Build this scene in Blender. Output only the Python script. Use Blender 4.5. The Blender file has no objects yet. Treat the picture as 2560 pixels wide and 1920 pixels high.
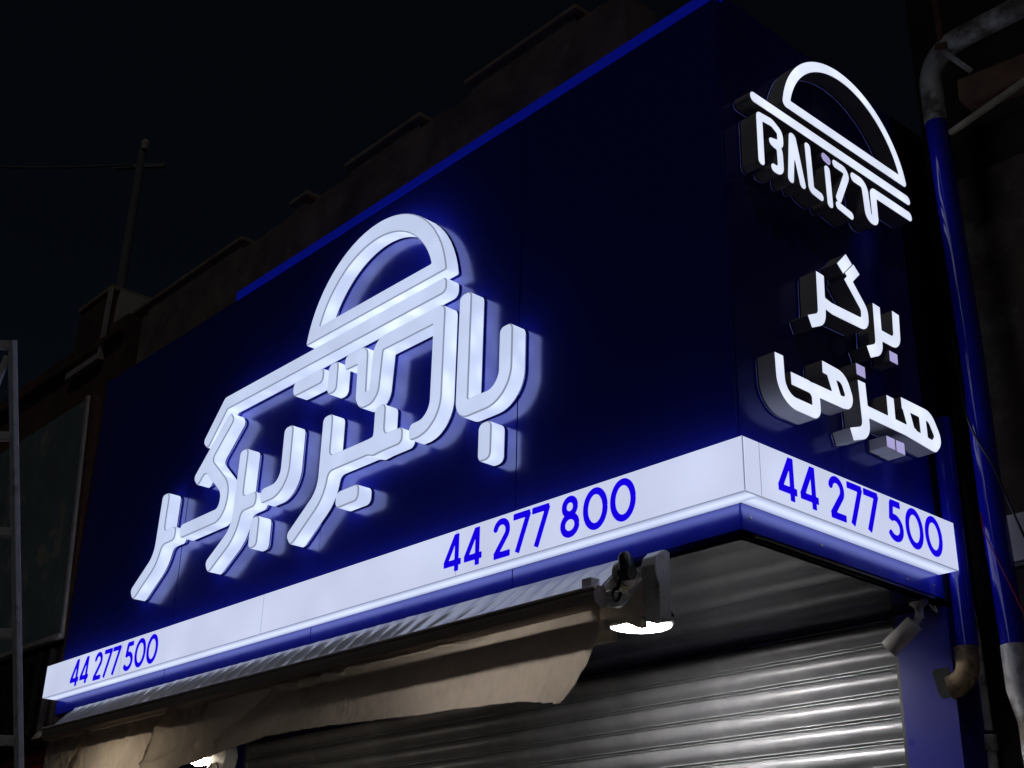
import bpy, bmesh, math, random
import numpy as np
from mathutils import Vector, Matrix, noise
from mathutils.geometry import tessellate_polygon

random.seed(7)
S = bpy.context.scene
COL = S.collection

# ------------------------------------------------------------------ camera
CAM = Vector((2.931, -3.791, 1.6))
cam_d = bpy.data.cameras.new('camera')
cam = bpy.data.objects.new('camera', cam_d)
COL.objects.link(cam)
rt = Vector((0.66900, 0.74300, 0.02200)); fw = Vector((-0.68400, 0.60500, 0.40800)).normalized()
rt = (rt - fw * rt.dot(fw)).normalized(); up = rt.cross(fw)
cam.matrix_world = Matrix(((rt.x, up.x, -fw.x, CAM.x), (rt.y, up.y, -fw.y, CAM.y), (rt.z, up.z, -fw.z, CAM.z), (0, 0, 0, 1)))
cam_d.sensor_fit = 'HORIZONTAL'
cam_d.angle = 0.746055
cam_d.clip_start = 0.05
cam_d.clip_end = 500
S.camera = cam

# ------------------------------------------------------------------ night sky, faint moon-like sun, exposure
SUN_EL, SUN_AZ = math.radians(58), math.radians(140)
W = bpy.data.worlds.new('World'); S.world = W; W.use_nodes = True
wn = W.node_tree.nodes; wl = W.node_tree.links
bg = wn['Background']
sky = wn.new('ShaderNodeTexSky'); sky.sky_type = 'NISHITA'; sky.sun_disc = False
sky.sun_elevation = SUN_EL; sky.sun_rotation = SUN_AZ
wl.new(sky.outputs['Color'], bg.inputs['Color'])
bg.inputs['Strength'].default_value = 0.0011
sd = bpy.data.lights.new('sun', 'SUN'); sd.energy = 0.055; sd.angle = math.radians(3); sd.color = (1, 0.93, 0.86)
sun = bpy.data.objects.new('sun', sd); COL.objects.link(sun)
sdir = Vector((math.sin(SUN_AZ) * math.cos(SUN_EL), math.cos(SUN_AZ) * math.cos(SUN_EL), math.sin(SUN_EL)))
sun.rotation_euler = sdir.to_track_quat('Z', 'Y').to_euler()
S.view_settings.view_transform = 'Standard'
S.view_settings.look = 'None'
S.view_settings.exposure = 0
S.view_settings.gamma = 1
S.view_settings.use_curve_mapping = False
S.cycles.use_denoising = True
S.cycles.max_bounces = 8
S.cycles.caustics_reflective = True
S.cycles.sample_clamp_indirect = 4.0

# ------------------------------------------------------------------ materials
MATS = {}
def mat(name, color=(.5, .5, .5), rough=.5, metal=0.0, spec=.5, emit=None, estr=0.0, var=0.0, vscale=6.0, rvar=0.0, bump=0.0, bscale=40.0, color2=None, c2scale=3.0, c2lo=.45, c2hi=.6):
    m = bpy.data.materials.new(name); m.use_nodes = True; MATS[name] = m
    nt = m.node_tree; N = nt.nodes; L = nt.links
    b = N['Principled BSDF']
    b.inputs['Base Color'].default_value = (*color, 1)
    b.inputs['Roughness'].default_value = rough
    b.inputs['Metallic'].default_value = metal
    b.inputs['Specular IOR Level'].default_value = spec
    tc = N.new('ShaderNodeTexCoord')
    if var or color2:
        nz = N.new('ShaderNodeTexNoise'); nz.inputs['Scale'].default_value = vscale; nz.inputs['Detail'].default_value = 6
        L.new(tc.outputs['Object'], nz.inputs['Vector'])
        mp = N.new('ShaderNodeMapRange'); mp.inputs['From Min'].default_value = .3; mp.inputs['From Max'].default_value = .7
        mp.inputs['To Min'].default_value = 1 - var; mp.inputs['To Max'].default_value = 1 + var
        L.new(nz.outputs['Fac'], mp.inputs['Value'])
        mx = N.new('ShaderNodeMix'); mx.data_type = 'RGBA'; mx.blend_type = 'MULTIPLY'; mx.inputs['Factor'].default_value = 1
        mx.inputs['A'].default_value = (*color, 1)
        if color2:
            n2 = N.new('ShaderNodeTexNoise'); n2.inputs['Scale'].default_value = c2scale; n2.inputs['Detail'].default_value = 8; n2.inputs['Roughness'].default_value = .65
            L.new(tc.outputs['Object'], n2.inputs['Vector'])
            m2 = N.new('ShaderNodeMapRange'); m2.inputs['From Min'].default_value = c2lo; m2.inputs['From Max'].default_value = c2hi
            L.new(n2.outputs['Fac'], m2.inputs['Value'])
            mc = N.new('ShaderNodeMix'); mc.data_type = 'RGBA'; mc.inputs['A'].default_value = (*color, 1); mc.inputs['B'].default_value = (*color2, 1)
            L.new(m2.outputs['Result'], mc.inputs['Factor']); L.new(mc.outputs['Result'], mx.inputs['A'])
        L.new(mp.outputs['Result'], mx.inputs['B'])
        L.new(mx.outputs['Result'], b.inputs['Base Color'])
    if rvar:
        nr = N.new('ShaderNodeTexNoise'); nr.inputs['Scale'].default_value = 3.0; nr.inputs['Detail'].default_value = 8
        L.new(tc.outputs['Object'], nr.inputs['Vector'])
        mr = N.new('ShaderNodeMapRange'); mr.inputs['To Min'].default_value = rough - rvar; mr.inputs['To Max'].default_value = rough + rvar
        L.new(nr.outputs['Fac'], mr.inputs['Value']); L.new(mr.outputs['Result'], b.inputs['Roughness'])
    if bump:
        nb = N.new('ShaderNodeTexNoise'); nb.inputs['Scale'].default_value = bscale; nb.inputs['Detail'].default_value = 6
        L.new(tc.outputs['Object'], nb.inputs['Vector'])
        bp = N.new('ShaderNodeBump'); bp.inputs['Strength'].default_value = bump; bp.inputs['Distance'].default_value = .01
        L.new(nb.outputs['Fac'], bp.inputs['Height']); L.new(bp.outputs['Normal'], b.inputs['Normal'])
    if emit:
        b.inputs['Emission Color'].default_value = (*emit, 1); b.inputs['Emission Strength'].default_value = estr
    return m

def led_acrylic(name, color, lo, hi, pitch, base=(.35, .36, .4)):
    """backlit acrylic: emission with soft bright spots where the diodes sit"""
    m = mat(name, base, .3, spec=.4, emit=color, estr=1)
    nt = m.node_tree; N = nt.nodes; L = nt.links; b = N['Principled BSDF']
    tc = [n for n in N if n.type == 'TEX_COORD'][0]
    v = N.new('ShaderNodeTexVoronoi'); v.feature = 'SMOOTH_F1'; v.inputs['Scale'].default_value = 1 / pitch; v.inputs['Smoothness'].default_value = 1.0
    v.inputs['Randomness'].default_value = .75
    L.new(tc.outputs['Object'], v.inputs['Vector'])
    mp = N.new('ShaderNodeMapRange'); mp.interpolation_type = 'SMOOTHSTEP'
    mp.inputs['From Min'].default_value = .05; mp.inputs['From Max'].default_value = .65
    mp.inputs['To Min'].default_value = hi; mp.inputs['To Max'].default_value = lo
    L.new(v.outputs['Distance'], mp.inputs['Value'])
    nz = N.new('ShaderNodeTexNoise'); nz.inputs['Scale'].default_value = 1.7; nz.inputs['Detail'].default_value = 3
    L.new(tc.outputs['Object'], nz.inputs['Vector'])
    m2 = N.new('ShaderNodeMapRange'); m2.inputs['From Min'].default_value = .3; m2.inputs['From Max'].default_value = .7
    m2.inputs['To Min'].default_value = .93; m2.inputs['To Max'].default_value = 1.06
    L.new(nz.outputs['Fac'], m2.inputs['Value'])
    mu = N.new('ShaderNodeMath'); mu.operation = 'MULTIPLY'
    L.new(mp.outputs['Result'], mu.inputs[0]); L.new(m2.outputs['Result'], mu.inputs[1])
    L.new(mu.outputs['Value'], b.inputs['Emission Strength'])
    return m

WHITE_LED = (.635, .73, 1.0)
led_acrylic('letter_face', WHITE_LED, .84, .91, .16)
led_acrylic('letter_return', WHITE_LED, .84, 1.16, .14)
mat('letter_seam', (.3, .3, .35), .4, emit=WHITE_LED, estr=.36)
mat('letter_rim', (.02, .02, .025), .5)
led_acrylic('channel_face', (.76, .82, 1.0), .95, 1.12, .12)
led_acrylic('channel_dot', (.56, .52, .95), .66, .74, .07)
mat('channel_side', (.80, .79, .77), .38, rvar=.08, var=.08)
led_acrylic('box_face', (.69, .755, 1.0), .82, .89, .3)

def underside(name, axis, mid):
    m = led_acrylic(name, (.66, .74, 1.0), .97, 1.07, .4)
    nt = m.node_tree; N = nt.nodes; L = nt.links; b = N['Principled BSDF']
    tc = [n for n in N if n.type == 'TEX_COORD'][0]
    sp = N.new('ShaderNodeSeparateXYZ'); L.new(tc.outputs['Object'], sp.inputs[0])
    a = N.new('ShaderNodeMath'); a.operation = 'SUBTRACT'; L.new(sp.outputs[axis], a.inputs[0]); a.inputs[1].default_value = mid
    c = N.new('ShaderNodeMath'); c.operation = 'ABSOLUTE'; L.new(a.outputs[0], c.inputs[0])
    mp = N.new('ShaderNodeMapRange'); mp.interpolation_type = 'SMOOTHSTEP'; L.new(c.outputs[0], mp.inputs['Value'])
    mp.inputs['From Min'].default_value = .004; mp.inputs['From Max'].default_value = .045   # the diode row sits along the middle
    mp.inputs['To Min'].default_value = 1.08; mp.inputs['To Max'].default_value = .66
    old = b.inputs['Emission Strength'].links[0].from_socket
    mu = N.new('ShaderNodeMath'); mu.operation = 'MULTIPLY'; L.new(old, mu.inputs[0]); L.new(mp.outputs['Result'], mu.inputs[1])
    L.new(mu.outputs[0], b.inputs['Emission Strength'])
underside('box_underside', 'Y', .055)
underside('box_underside_side', 'X', -.055)
mat('joint_grey', (.5, .5, .55), .5, emit=WHITE_LED, estr=.33)
mat('box_seam', (.2, .2, .22), .6)
mat('vinyl_blue', (.01, .0, .6), .4, emit=(.010, .0, 1.0), estr=.72)
mat('acp_blue', (.022, .030, .64), .18, spec=1.0, rvar=.07, var=.05, vscale=.7, bump=.06, bscale=1.1)
MATS['acp_blue'].node_tree.nodes['Principled BSDF'].inputs['Specular Tint'].default_value = (.55, .60, 1.0, 1)
MATS['acp_blue'].node_tree.nodes['Principled BSDF'].inputs['IOR'].default_value = 2.1
# rain-washed dust: the gloss varies in long vertical streaks
def streaks(name, k=(5, 5, .25)):
    nt = MATS[name].node_tree; N = nt.nodes; L = nt.links
    for n in [n for n in N if n.type == 'TEX_NOISE']:
        if n.outputs['Fac'].links and n.outputs['Fac'].links[0].to_node.outputs[0].links[0].to_socket.name == 'Roughness':
            src = n.inputs['Vector'].links[0].from_socket
            mp = N.new('ShaderNodeMapping'); mp.inputs['Scale'].default_value = k
            L.new(src, mp.inputs['Vector']); L.new(mp.outputs['Vector'], n.inputs['Vector'])
streaks('acp_blue')
mat('acp_trim', (.006, .010, .5), .5, emit=(.006, .025, 1.0), estr=.11)
mat('acp_dark', (.012, .014, .06), .3, spec=.6, rvar=.06)
mat('joint_dark', (.01, .01, .012), .8)
mat('soffit_navy', (.006, .008, .030), .08, spec=.07, rvar=.03, var=.15, vscale=3)
mat('shutter_metal', (.36, .365, .385), .47, metal=.4, rvar=.1, var=.16, vscale=5, color2=(.42, .42, .42), c2scale=9, c2lo=.5, c2hi=.75)
mat('pillar_blue', (.012, .016, .25), .3, spec=.4, rvar=.08)
mat('pipe_blue', (.012, .014, .55), .12, spec=.9, rvar=.05, bump=.03, bscale=6)
mat('pipe_grey', (.66, .66, .68), .5, var=.2, vscale=8, color2=(.18, .15, .13), c2scale=6)
mat('pipe_tan', (.42, .31, .17), .55, var=.3, vscale=14, color2=(.16, .11, .07), c2scale=12)
mat('white_paint', (.82, .79, .74), .4, var=.08, vscale=10, color2=(.4, .36, .3), c2scale=14, c2lo=.55, c2hi=.75)
mat('cream_metal', (.66, .60, .5), .45, var=.12, vscale=12)
mat('dark_plastic', (.02, .022, .02), .35)
mat('steel', (.55, .55, .52), .25, metal=.8)
mat('camera_shell', (.75, .71, .70), .4, var=.06, vscale=20)
mat('lens_glass', (.01, .01, .015), .05, spec=1.0)
mat('lamp_disc', (.8, .8, .78), .5, emit=(1.0, .97, .94), estr=190)
def radial(name, cx_, cy_, r0, r1, rim):
    nt = MATS[name].node_tree; N = nt.nodes; L = nt.links; b = N['Principled BSDF']
    tc = [n for n in N if n.type == 'TEX_COORD'][0]
    vm = N.new('ShaderNodeVectorMath'); vm.operation = 'SUBTRACT'; L.new(tc.outputs['Object'], vm.inputs[0]); vm.inputs[1].default_value = (cx_, cy_, 0)
    mu = N.new('ShaderNodeVectorMath'); mu.operation = 'MULTIPLY'; L.new(vm.outputs[0], mu.inputs[0]); mu.inputs[1].default_value = (1, 1, 0)
    ln = N.new('ShaderNodeVectorMath'); ln.operation = 'LENGTH'; L.new(mu.outputs[0], ln.inputs[0])
    mp = N.new('ShaderNodeMapRange'); mp.interpolation_type = 'SMOOTHERSTEP'; L.new(ln.outputs['Value'], mp.inputs['Value'])
    mp.inputs['From Min'].default_value = r0; mp.inputs['From Max'].default_value = r1
    mp.inputs['To Min'].default_value = b.inputs['Emission Strength'].default_value; mp.inputs['To Max'].default_value = rim
    L.new(mp.outputs['Result'], b.inputs['Emission Strength'])
radial('lamp_disc', -1.29, .80, .10, .157, 1.0)
mat('flood_glow', (.8, .8, .7), .5, emit=(1.0, .90, .74), estr=150)
mat('bar_brown', (.42, .34, .30), .42, var=.1, vscale=5)
mat('parapet_plaster', (.42, .31, .30), .9, var=.3, vscale=5, bump=.3, bscale=25, color2=(.27, .22, .23), c2scale=2.2)
mat('coping_stone', (.6, .48, .36), .85, var=.25, vscale=9)
mat('neighbour_brown', (.26, .14, .11), .9, var=.3, vscale=4, bump=.3, bscale=20, color2=(.16, .10, .09), c2scale=1.6)
mat('wall_right', (.10, .07, .055), .9, var=.35, vscale=6, bump=.3, bscale=24, color2=(.24, .24, .2), c2scale=1.3, c2lo=.50, c2hi=.64)
mat('wall_dark', (.06, .045, .04), .9, var=.3, vscale=5, bump=.3, bscale=22)
mat('board_green', (.40, .50, .50), .28, var=.2, vscale=3, color2=(.75, .66, .55), c2scale=3.0, c2lo=.56, c2hi=.60, rvar=.1)
mat('trim_white', (.9, .82, .76), .6, var=.15, vscale=12)
mat('trim_teal', (.02, .3, .5), .4)
mat('frame_rust', (.2, .09, .06), .8, var=.3, vscale=15)
mat('ladder_paint', (.92, .92, .94), .4, var=.15, vscale=18, color2=(.3, .27, .24), c2scale=10, c2lo=.6, c2hi=.75)
mat('red_shutter', (.42, .07, .04), .5, var=.1)
mat('dark_brown', (.07, .05, .035), .7, var=.4, vscale=9, color2=(.03, .02, .02), c2scale=7)
mat('tarp', (.5, .43, .3), .6, var=.2, vscale=15)
mat('wood_dark', (.16, .085, .06), .8, var=.3, vscale=10)
mat('batten', (.4, .34, .26), .7, var=.3, vscale=10)
mat('cable_black', (.012, .012, .012), .35)
mat('cable_grey', (.12, .12, .12), .5)
mat('cable_red', (.45, .02, .03), .4)
mat('asphalt', (.05, .05, .052), .85, var=.25, vscale=30, bump=.4, bscale=90)
mat('paving', (.11, .105, .10), .8, var=.2, vscale=8, bump=.2, bscale=40)
mat('kerb_stone', (.3, .3, .29), .8, var=.15)
mat('pole_metal', (.30, .30, .33), .8)
mat('panel_white', (.88, .86, .82), .6, var=.08, vscale=9, color2=(.03, .03, .03), c2scale=26, c2lo=.66, c2hi=.68)

def fabric(name, color, transl, rough):
    m = bpy.data.materials.new(name); m.use_nodes = True; MATS[name] = m
    nt = m.node_tree; N = nt.nodes; L = nt.links
    b = N['Principled BSDF']; out = N['Material Output']
    tc = N.new('ShaderNodeTexCoord')
    nz = N.new('ShaderNodeTexNoise'); nz.inputs['Scale'].default_value = 3.5; nz.inputs['Detail'].default_value = 7
    L.new(tc.outputs['Object'], nz.inputs['Vector'])
    rp = N.new('ShaderNodeMapRange'); rp.inputs['From Min'].default_value = .3; rp.inputs['From Max'].default_value = .7
    rp.inputs['To Min'].default_value = .86; rp.inputs['To Max'].default_value = 1.1
    L.new(nz.outputs['Fac'], rp.inputs['Value'])
    mx = N.new('ShaderNodeMix'); mx.data_type = 'RGBA'; mx.blend_type = 'MULTIPLY'; mx.inputs['Factor'].default_value = 1
    mx.inputs['A'].default_value = (*color, 1); L.new(rp.outputs['Result'], mx.inputs['B'])
    L.new(mx.outputs['Result'], b.inputs['Base Color'])
    b.inputs['Roughness'].default_value = rough; b.inputs['Specular IOR Level'].default_value = .7; b.inputs['Coat Weight'].default_value = .6; b.inputs['Coat Roughness'].default_value = .12
    tr = N.new('ShaderNodeBsdfTranslucent'); L.new(mx.outputs['Result'], tr.inputs['Color'])
    ms = N.new('ShaderNodeMixShader'); ms.inputs['Fac'].default_value = transl
    L.new(b.outputs[0], ms.inputs[1]); L.new(tr.outputs[0], ms.inputs[2]); L.new(ms.outputs[0], out.inputs['Surface'])
    # fine weave
    nb = N.new('ShaderNodeTexNoise'); nb.inputs['Scale'].default_value = 60; nb.inputs['Detail'].default_value = 4
    L.new(tc.outputs['Object'], nb.inputs['Vector'])
    bp = N.new('ShaderNodeBump'); bp.inputs['Strength'].default_value = .06; bp.inputs['Distance'].default_value = .01
    L.new(nb.outputs['Fac'], bp.inputs['Height']); L.new(bp.outputs['Normal'], b.inputs['Normal'])
    return m
fabric('canvas_beige', (.46, .385, .315), .47, .2)
fabric('canvas_grey', (.80, .78, .78), .08, .22)

# ------------------------------------------------------------------ mesh helpers
class MB:
    def __init__(self): self.v = []; self.f = []; self.mi = []
    def add(self, vs, fs, mi=0):
        o = len(self.v); self.v += [tuple(p) for p in vs]
        for f in fs: self.f.append(tuple(i + o for i in f)); self.mi.append(mi)
        return self
    def box(self, x0, x1, y0, y1, z0, z1, mi=0):
        return self.add([(x0, y0, z0), (x1, y0, z0), (x1, y1, z0), (x0, y1, z0), (x0, y0, z1), (x1, y0, z1), (x1, y1, z1), (x0, y1, z1)],
                        [(0, 3, 2, 1), (4, 5, 6, 7), (0, 1, 5, 4), (1, 2, 6, 5), (2, 3, 7, 6), (3, 0, 4, 7)], mi)
    def obox(self, a, b, w, h, upv=(0, 0, 1), mi=0):
        """bar of w x h section from a to b"""
        a = Vector(a); b = Vector(b); d = (b - a).normalized(); u = Vector(upv)
        s = d.cross(u)
        if s.length < 1e-4: s = d.cross(Vector((1, 0, 0)))
        s.normalize(); t = s.cross(d)
        vs = []
        for p in (a, b):
            for i, j in ((-1, -1), (1, -1), (1, 1), (-1, 1)): vs.append(p + s * i * w / 2 + t * j * h / 2)
        return self.add(vs, [(0, 1, 2, 3), (7, 6, 5, 4), (0, 4, 5, 1), (1, 5, 6, 2), (2, 6, 7, 3), (3, 7, 4, 0)], mi)
    def tube(self, pts, r, n=12, cap=True, mi=0):
        P = [Vector(p) for p in pts]; R = r if isinstance(r, (list, tuple)) else [r] * len(P)
        rings = []; ref = None
        for i, p in enumerate(P):
            d = (P[min(i + 1, len(P) - 1)] - P[max(i - 1, 0)]).normalized()
            if ref is None: ref = d.orthogonal().normalized()
            ref = (ref - d * ref.dot(d)).normalized(); s = d.cross(ref)
            rings.append([p + (ref * math.cos(2 * math.pi * k / n) + s * math.sin(2 * math.pi * k / n)) * R[i] for k in range(n)])
        vs = [q for rg in rings for q in rg]; fs = []
        for i in range(len(P) - 1):
            for k in range(n):
                fs.append((i * n + k, i * n + (k + 1) % n, (i + 1) * n + (k + 1) % n, (i + 1) * n + k))
        if cap: fs += [tuple(reversed(range(n))), tuple(range((len(P) - 1) * n, len(P) * n))]
        return self.add(vs, fs, mi)
    def prism(self, poly, axis, a, b, mi=0):
        """extrude a 2-D outline along an axis: 'x' outline is (y,z), 'y' outline is (x,z), 'z' outline is (x,y)"""
        def m(p, t): return (t, p[0], p[1]) if axis == 'x' else (p[0], t, p[1]) if axis == 'y' else (p[0], p[1], t)
        n = len(poly); vs = [m(p, a) for p in poly] + [m(p, b) for p in poly]
        tri = tessellate_polygon([[Vector((p[0], p[1], 0)) for p in poly]])
        fs = [tuple(t) for t in tri] + [tuple(i + n for i in reversed(t)) for t in tri]
        fs += [(i, (i + 1) % n, (i + 1) % n + n, i + n) for i in range(n)]
        return self.add(vs, fs, mi)
    def build(self, name, mats, parent=None, smooth=False, origin=None, bevel=0, recalc=True):
        me = bpy.data.meshes.new(name)
        o0 = Vector(origin) if origin else Vector((0, 0, 0))
        me.from_pydata([tuple(Vector(p) - o0) for p in self.v], [], self.f)
        for m in (mats if isinstance(mats, (list, tuple)) else [mats]): me.materials.append(MATS[m])
        for p, k in zip(me.polygons, self.mi): p.material_index = k
        if recalc:
            bm = bmesh.new(); bm.from_mesh(me); bmesh.ops.recalc_face_normals(bm, faces=bm.faces)
            if bevel: bmesh.ops.bevel(bm, geom=list(bm.edges), offset=bevel, segments=2, affect='EDGES', profile=.5)
            bm.to_mesh(me); bm.free()
        if smooth:
            for p in me.polygons: p.use_smooth = True
            try: me.set_sharp_from_angle(angle=math.radians(38))
            except Exception: pass
        o = bpy.data.objects.new(name, me); COL.objects.link(o)
        o.location = o0
        if parent:
            o.parent = parent
            o.location = o0 - abs_loc(parent)
        return o

def abs_loc(o):
    v = Vector(o.location)
    while o.parent: o = o.parent; v += Vector(o.location)
    return v
def thing(name, label, cat, loc=(0, 0, 0), group=None):
    o = bpy.data.objects.new(name, None); o.empty_display_size = .1; COL.objects.link(o); o.location = loc
    return tag(o, label, cat, group)
def tag(o, label, cat, group=None):
    o['label'] = label; o['category'] = cat
    if group: o['group'] = group
    return o
def part(o, label): o['label'] = label; return o
def struct(o): o['kind'] = 'structure'; return o

# ------------------------------------------------------------------ glyph outlines from strokes
def fillet(pts, rad):
    """round the corners of a polyline; rad is one radius or a list for the inner points"""
    out = [pts[0]]
    for i in range(1, len(pts) - 1):
        r = rad[i - 1] if isinstance(rad, (list, tuple)) else rad
        p = Vector(pts[i]); a = Vector(pts[i - 1]) - p; b = Vector(pts[i + 1]) - p
        la, lb = a.length, b.length; a /= la; b /= lb
        ang = a.angle(b)
        if r <= 0 or ang > 3.1: out.append(tuple(p)); continue
        t = min(r / math.tan(ang / 2), la * .5 if i > 1 else la * .98, lb * .5 if i < len(pts) - 2 else lb * .98)
        r2 = t * math.tan(ang / 2)
        c = p + (a + b).normalized() * (r2 / math.sin(ang / 2))
        s, e = p + a * t - c, p + b * t - c
        tot = s.angle(e); n = max(4, int(tot / .07)); sg = 1 if s.cross(e) > 0 else -1
        for k in range(n + 1):
            th = sg * tot * k / n
            out.append((c.x + s.x * math.cos(th) - s.y * math.sin(th), c.y + s.x * math.sin(th) + s.y * math.cos(th)))
    out.append(pts[-1])
    return out
def arc(cx, cy, rx, ry, a0, a1, n=24):
    return [(cx + rx * math.cos(math.radians(a0 + (a1 - a0) * k / n)), cy + ry * math.sin(math.radians(a0 + (a1 - a0) * k / n))) for k in range(n + 1)]

def sdf_strokes(X, Y, strokes, polys, soft=0.0):
    D = np.full(X.shape, 1e9)
    for pts, hw, rnd in strokes:
        q = hw - rnd; d = np.full(X.shape, 1e9); n = len(pts)
        for i in range(n - 1):
            (x0, y0), (x1, y1) = pts[i], pts[i + 1]
            L = math.hypot(x1 - x0, y1 - y0)
            if L < 1e-6: continue
            ux, uy = (x1 - x0) / L, (y1 - y0) / L
            s0 = rnd if i == 0 else 0.0; s1 = rnd if i == n - 2 else 0.0   # pull the free ends in, the rounding gives it back
            if s0 + s1 >= L: s0 = s1 = L * .49
            cx = (x0 + x1) / 2 + ux * (s0 - s1) / 2; cy = (y0 + y1) / 2 + uy * (s0 - s1) / 2; hl = (L - s0 - s1) / 2
            a = np.abs((X - cx) * ux + (Y - cy) * uy) - hl; b = np.abs(-(X - cx) * uy + (Y - cy) * ux) - q
            d = np.minimum(d, np.hypot(np.maximum(a, 0), np.maximum(b, 0)) + np.minimum(np.maximum(a, b), 0))
            if i > 0: d = np.minimum(d, np.hypot(X - x0, Y - y0) - q)
        d = d - rnd
        if soft > 0:
            hh = np.clip(soft - np.abs(D - d), 0, None) / soft; D = np.minimum(D, d) - hh * hh * soft * .25
        else: D = np.minimum(D, d)
    for P, sign in polys:
        d = np.full(X.shape, 1e9); ins = np.zeros(X.shape, bool); n = len(P)
        for i in range(n):
            (x0, y0), (x1, y1) = P[i], P[(i + 1) % n]
            ex, ey = x1 - x0, y1 - y0; t = np.clip(((X - x0) * ex + (Y - y0) * ey) / (ex * ex + ey * ey + 1e-12), 0, 1)
            d = np.minimum(d, np.hypot(X - x0 - t * ex, Y - y0 - t * ey))
            if y0 != y1:
                c = ((Y < y0) != (Y < y1)) & (X < ex * (Y - y0) / (y1 - y0) + x0); ins ^= c
        d = np.where(ins, -d, d)
        D = np.minimum(D, d) if sign > 0 else np.maximum(D, -d)
    return D

def contours(strokes, polys, h, soft=0.0):
    xs = [p[0] for s in strokes for p in s[0]] + [p[0] for P in polys for p in P[0]]
    ys = [p[1] for s in strokes for p in s[0]] + [p[1] for P in polys for p in P[0]]
    m = max([s[1] for s in strokes] + [0]) + 3 * h
    gx = np.arange(min(xs) - m, max(xs) + m + h, h); gy = np.arange(min(ys) - m, max(ys) + m + h, h)
    X, Y = np.meshgrid(gx, gy); D = sdf_strokes(X, Y, strokes, polys, soft) + 1e-9
    I = D < 0
    act = (I[:-1, :-1].astype(int) + I[:-1, 1:] + I[1:, :-1] + I[1:, 1:])
    nxt = {}
    def pt(j, i, e):
        if e == 0: a, b = (j, i), (j, i + 1)
        elif e == 1: a, b = (j, i + 1), (j + 1, i + 1)
        elif e == 2: a, b = (j + 1, i), (j + 1, i + 1)
        else: a, b = (j, i), (j + 1, i)
        return (a, b)
    TAB = {1: [(3, 0)], 2: [(0, 1)], 3: [(3, 1)], 4: [(1, 2)], 5: [(3, 2), (1, 0)], 6: [(0, 2)], 7: [(3, 2)], 8: [(2, 3)], 9: [(2, 0)], 10: [(0, 3), (2, 1)], 11: [(2, 1)], 12: [(1, 3)], 13: [(1, 0)], 14: [(0, 3)]}
    for j, i in zip(*np.nonzero((act > 0) & (act < 4))):
        c = int(I[j, i]) + 2 * int(I[j, i + 1]) + 4 * int(I[j + 1, i + 1]) + 8 * int(I[j + 1, i])
        for a, b in TAB[c]: nxt[pt(j, i, a)] = pt(j, i, b)
    loops = []
    while nxt:
        k0 = next(iter(nxt)); k = k0; lp = []
        while k in nxt:
            (a, b) = k; da, db = D[a], D[b]; t = da / (da - db)
            lp.append((gx[a[1]] + t * (gx[b[1]] - gx[a[1]]), gy[a[0]] + t * (gy[b[0]] - gy[a[0]])))
            k = nxt.pop(k)
        if len(lp) > 8: loops.append(simplify(lp, h * .13))
    return loops

def simplify(lp, tol):
    P = np.array(lp); n = len(P)
    i0 = 0; i1 = int(np.argmax(np.hypot(*(P - P[0]).T)))
    keep = {i0, i1}
    st = [(i0, i1), (i1, n)]
    while st:
        a, b = st.pop()
        if b - a < 2: continue
        A = P[a]; B = P[b % n]; e = B - A; L = np.hypot(*e) + 1e-12
        q = P[a + 1:b] - A
        d = np.abs(q[:, 0] * e[1] - q[:, 1] * e[0]) / L
        k = int(np.argmax(d))
        if d[k] > tol: keep.add(a + 1 + k); st += [(a, a + 1 + k), (a + 1 + k, b)]
    return [tuple(P[i]) for i in sorted(k for k in keep if k < n)]

def area(lp): return .5 * sum(lp[i][0] * lp[(i + 1) % len(lp)][1] - lp[(i + 1) % len(lp)][0] * lp[i][1] for i in range(len(lp)))
def inside(p, lp):
    c = False
    for i in range(len(lp)):
        (x0, y0), (x1, y1) = lp[i], lp[i - 1]
        if (y0 > p[1]) != (y1 > p[1]) and p[0] < (x1 - x0) * (p[1] - y0) / (y1 - y0) + x0: c = not c
    return c
def shrink(lp, e):
    """move a loop towards the solid side by e"""
    sg = 1
    n = len(lp); out = []
    for i in range(n):
        a = Vector(lp[i - 1]); p = Vector(lp[i]); b = Vector(lp[(i + 1) % n])
        d1 = (p - a).normalized(); d2 = (b - p).normalized()
        nn = Vector((-d1.y - d2.y, d1.x + d2.x)); l = nn.length
        nn = nn / l if l > 1e-6 else Vector((-d1.y, d1.x))
        out.append((p.x + nn.x * e, p.y + nn.y * e))
    return out

def solid_groups(loops):
    outer = [l for l in loops if area(l) > 0]; holes = [l for l in loops if area(l) < 0]
    return [[o] + [h for h in holes if inside(h[0], o)] for o in outer]

def fill(mb, groups, depth_map, mi=0):
    for g in groups:
        flat = [p for l in g for p in l]
        tri = tessellate_polygon([[Vector((p[0], p[1], 0)) for p in l] for l in g])
        mb.add([depth_map(p) for p in flat], [tuple(t) for t in tri], mi)
def band(mb, la, lb, ma, mb2, mi=0):
    for A, B in zip(la, lb):
        n = len(A); mb.add([ma(p) for p in A] + [mb2(p) for p in B], [(i, (i + 1) % n, n + (i + 1) % n, n + i) for i in range(n)], mi)

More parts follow.
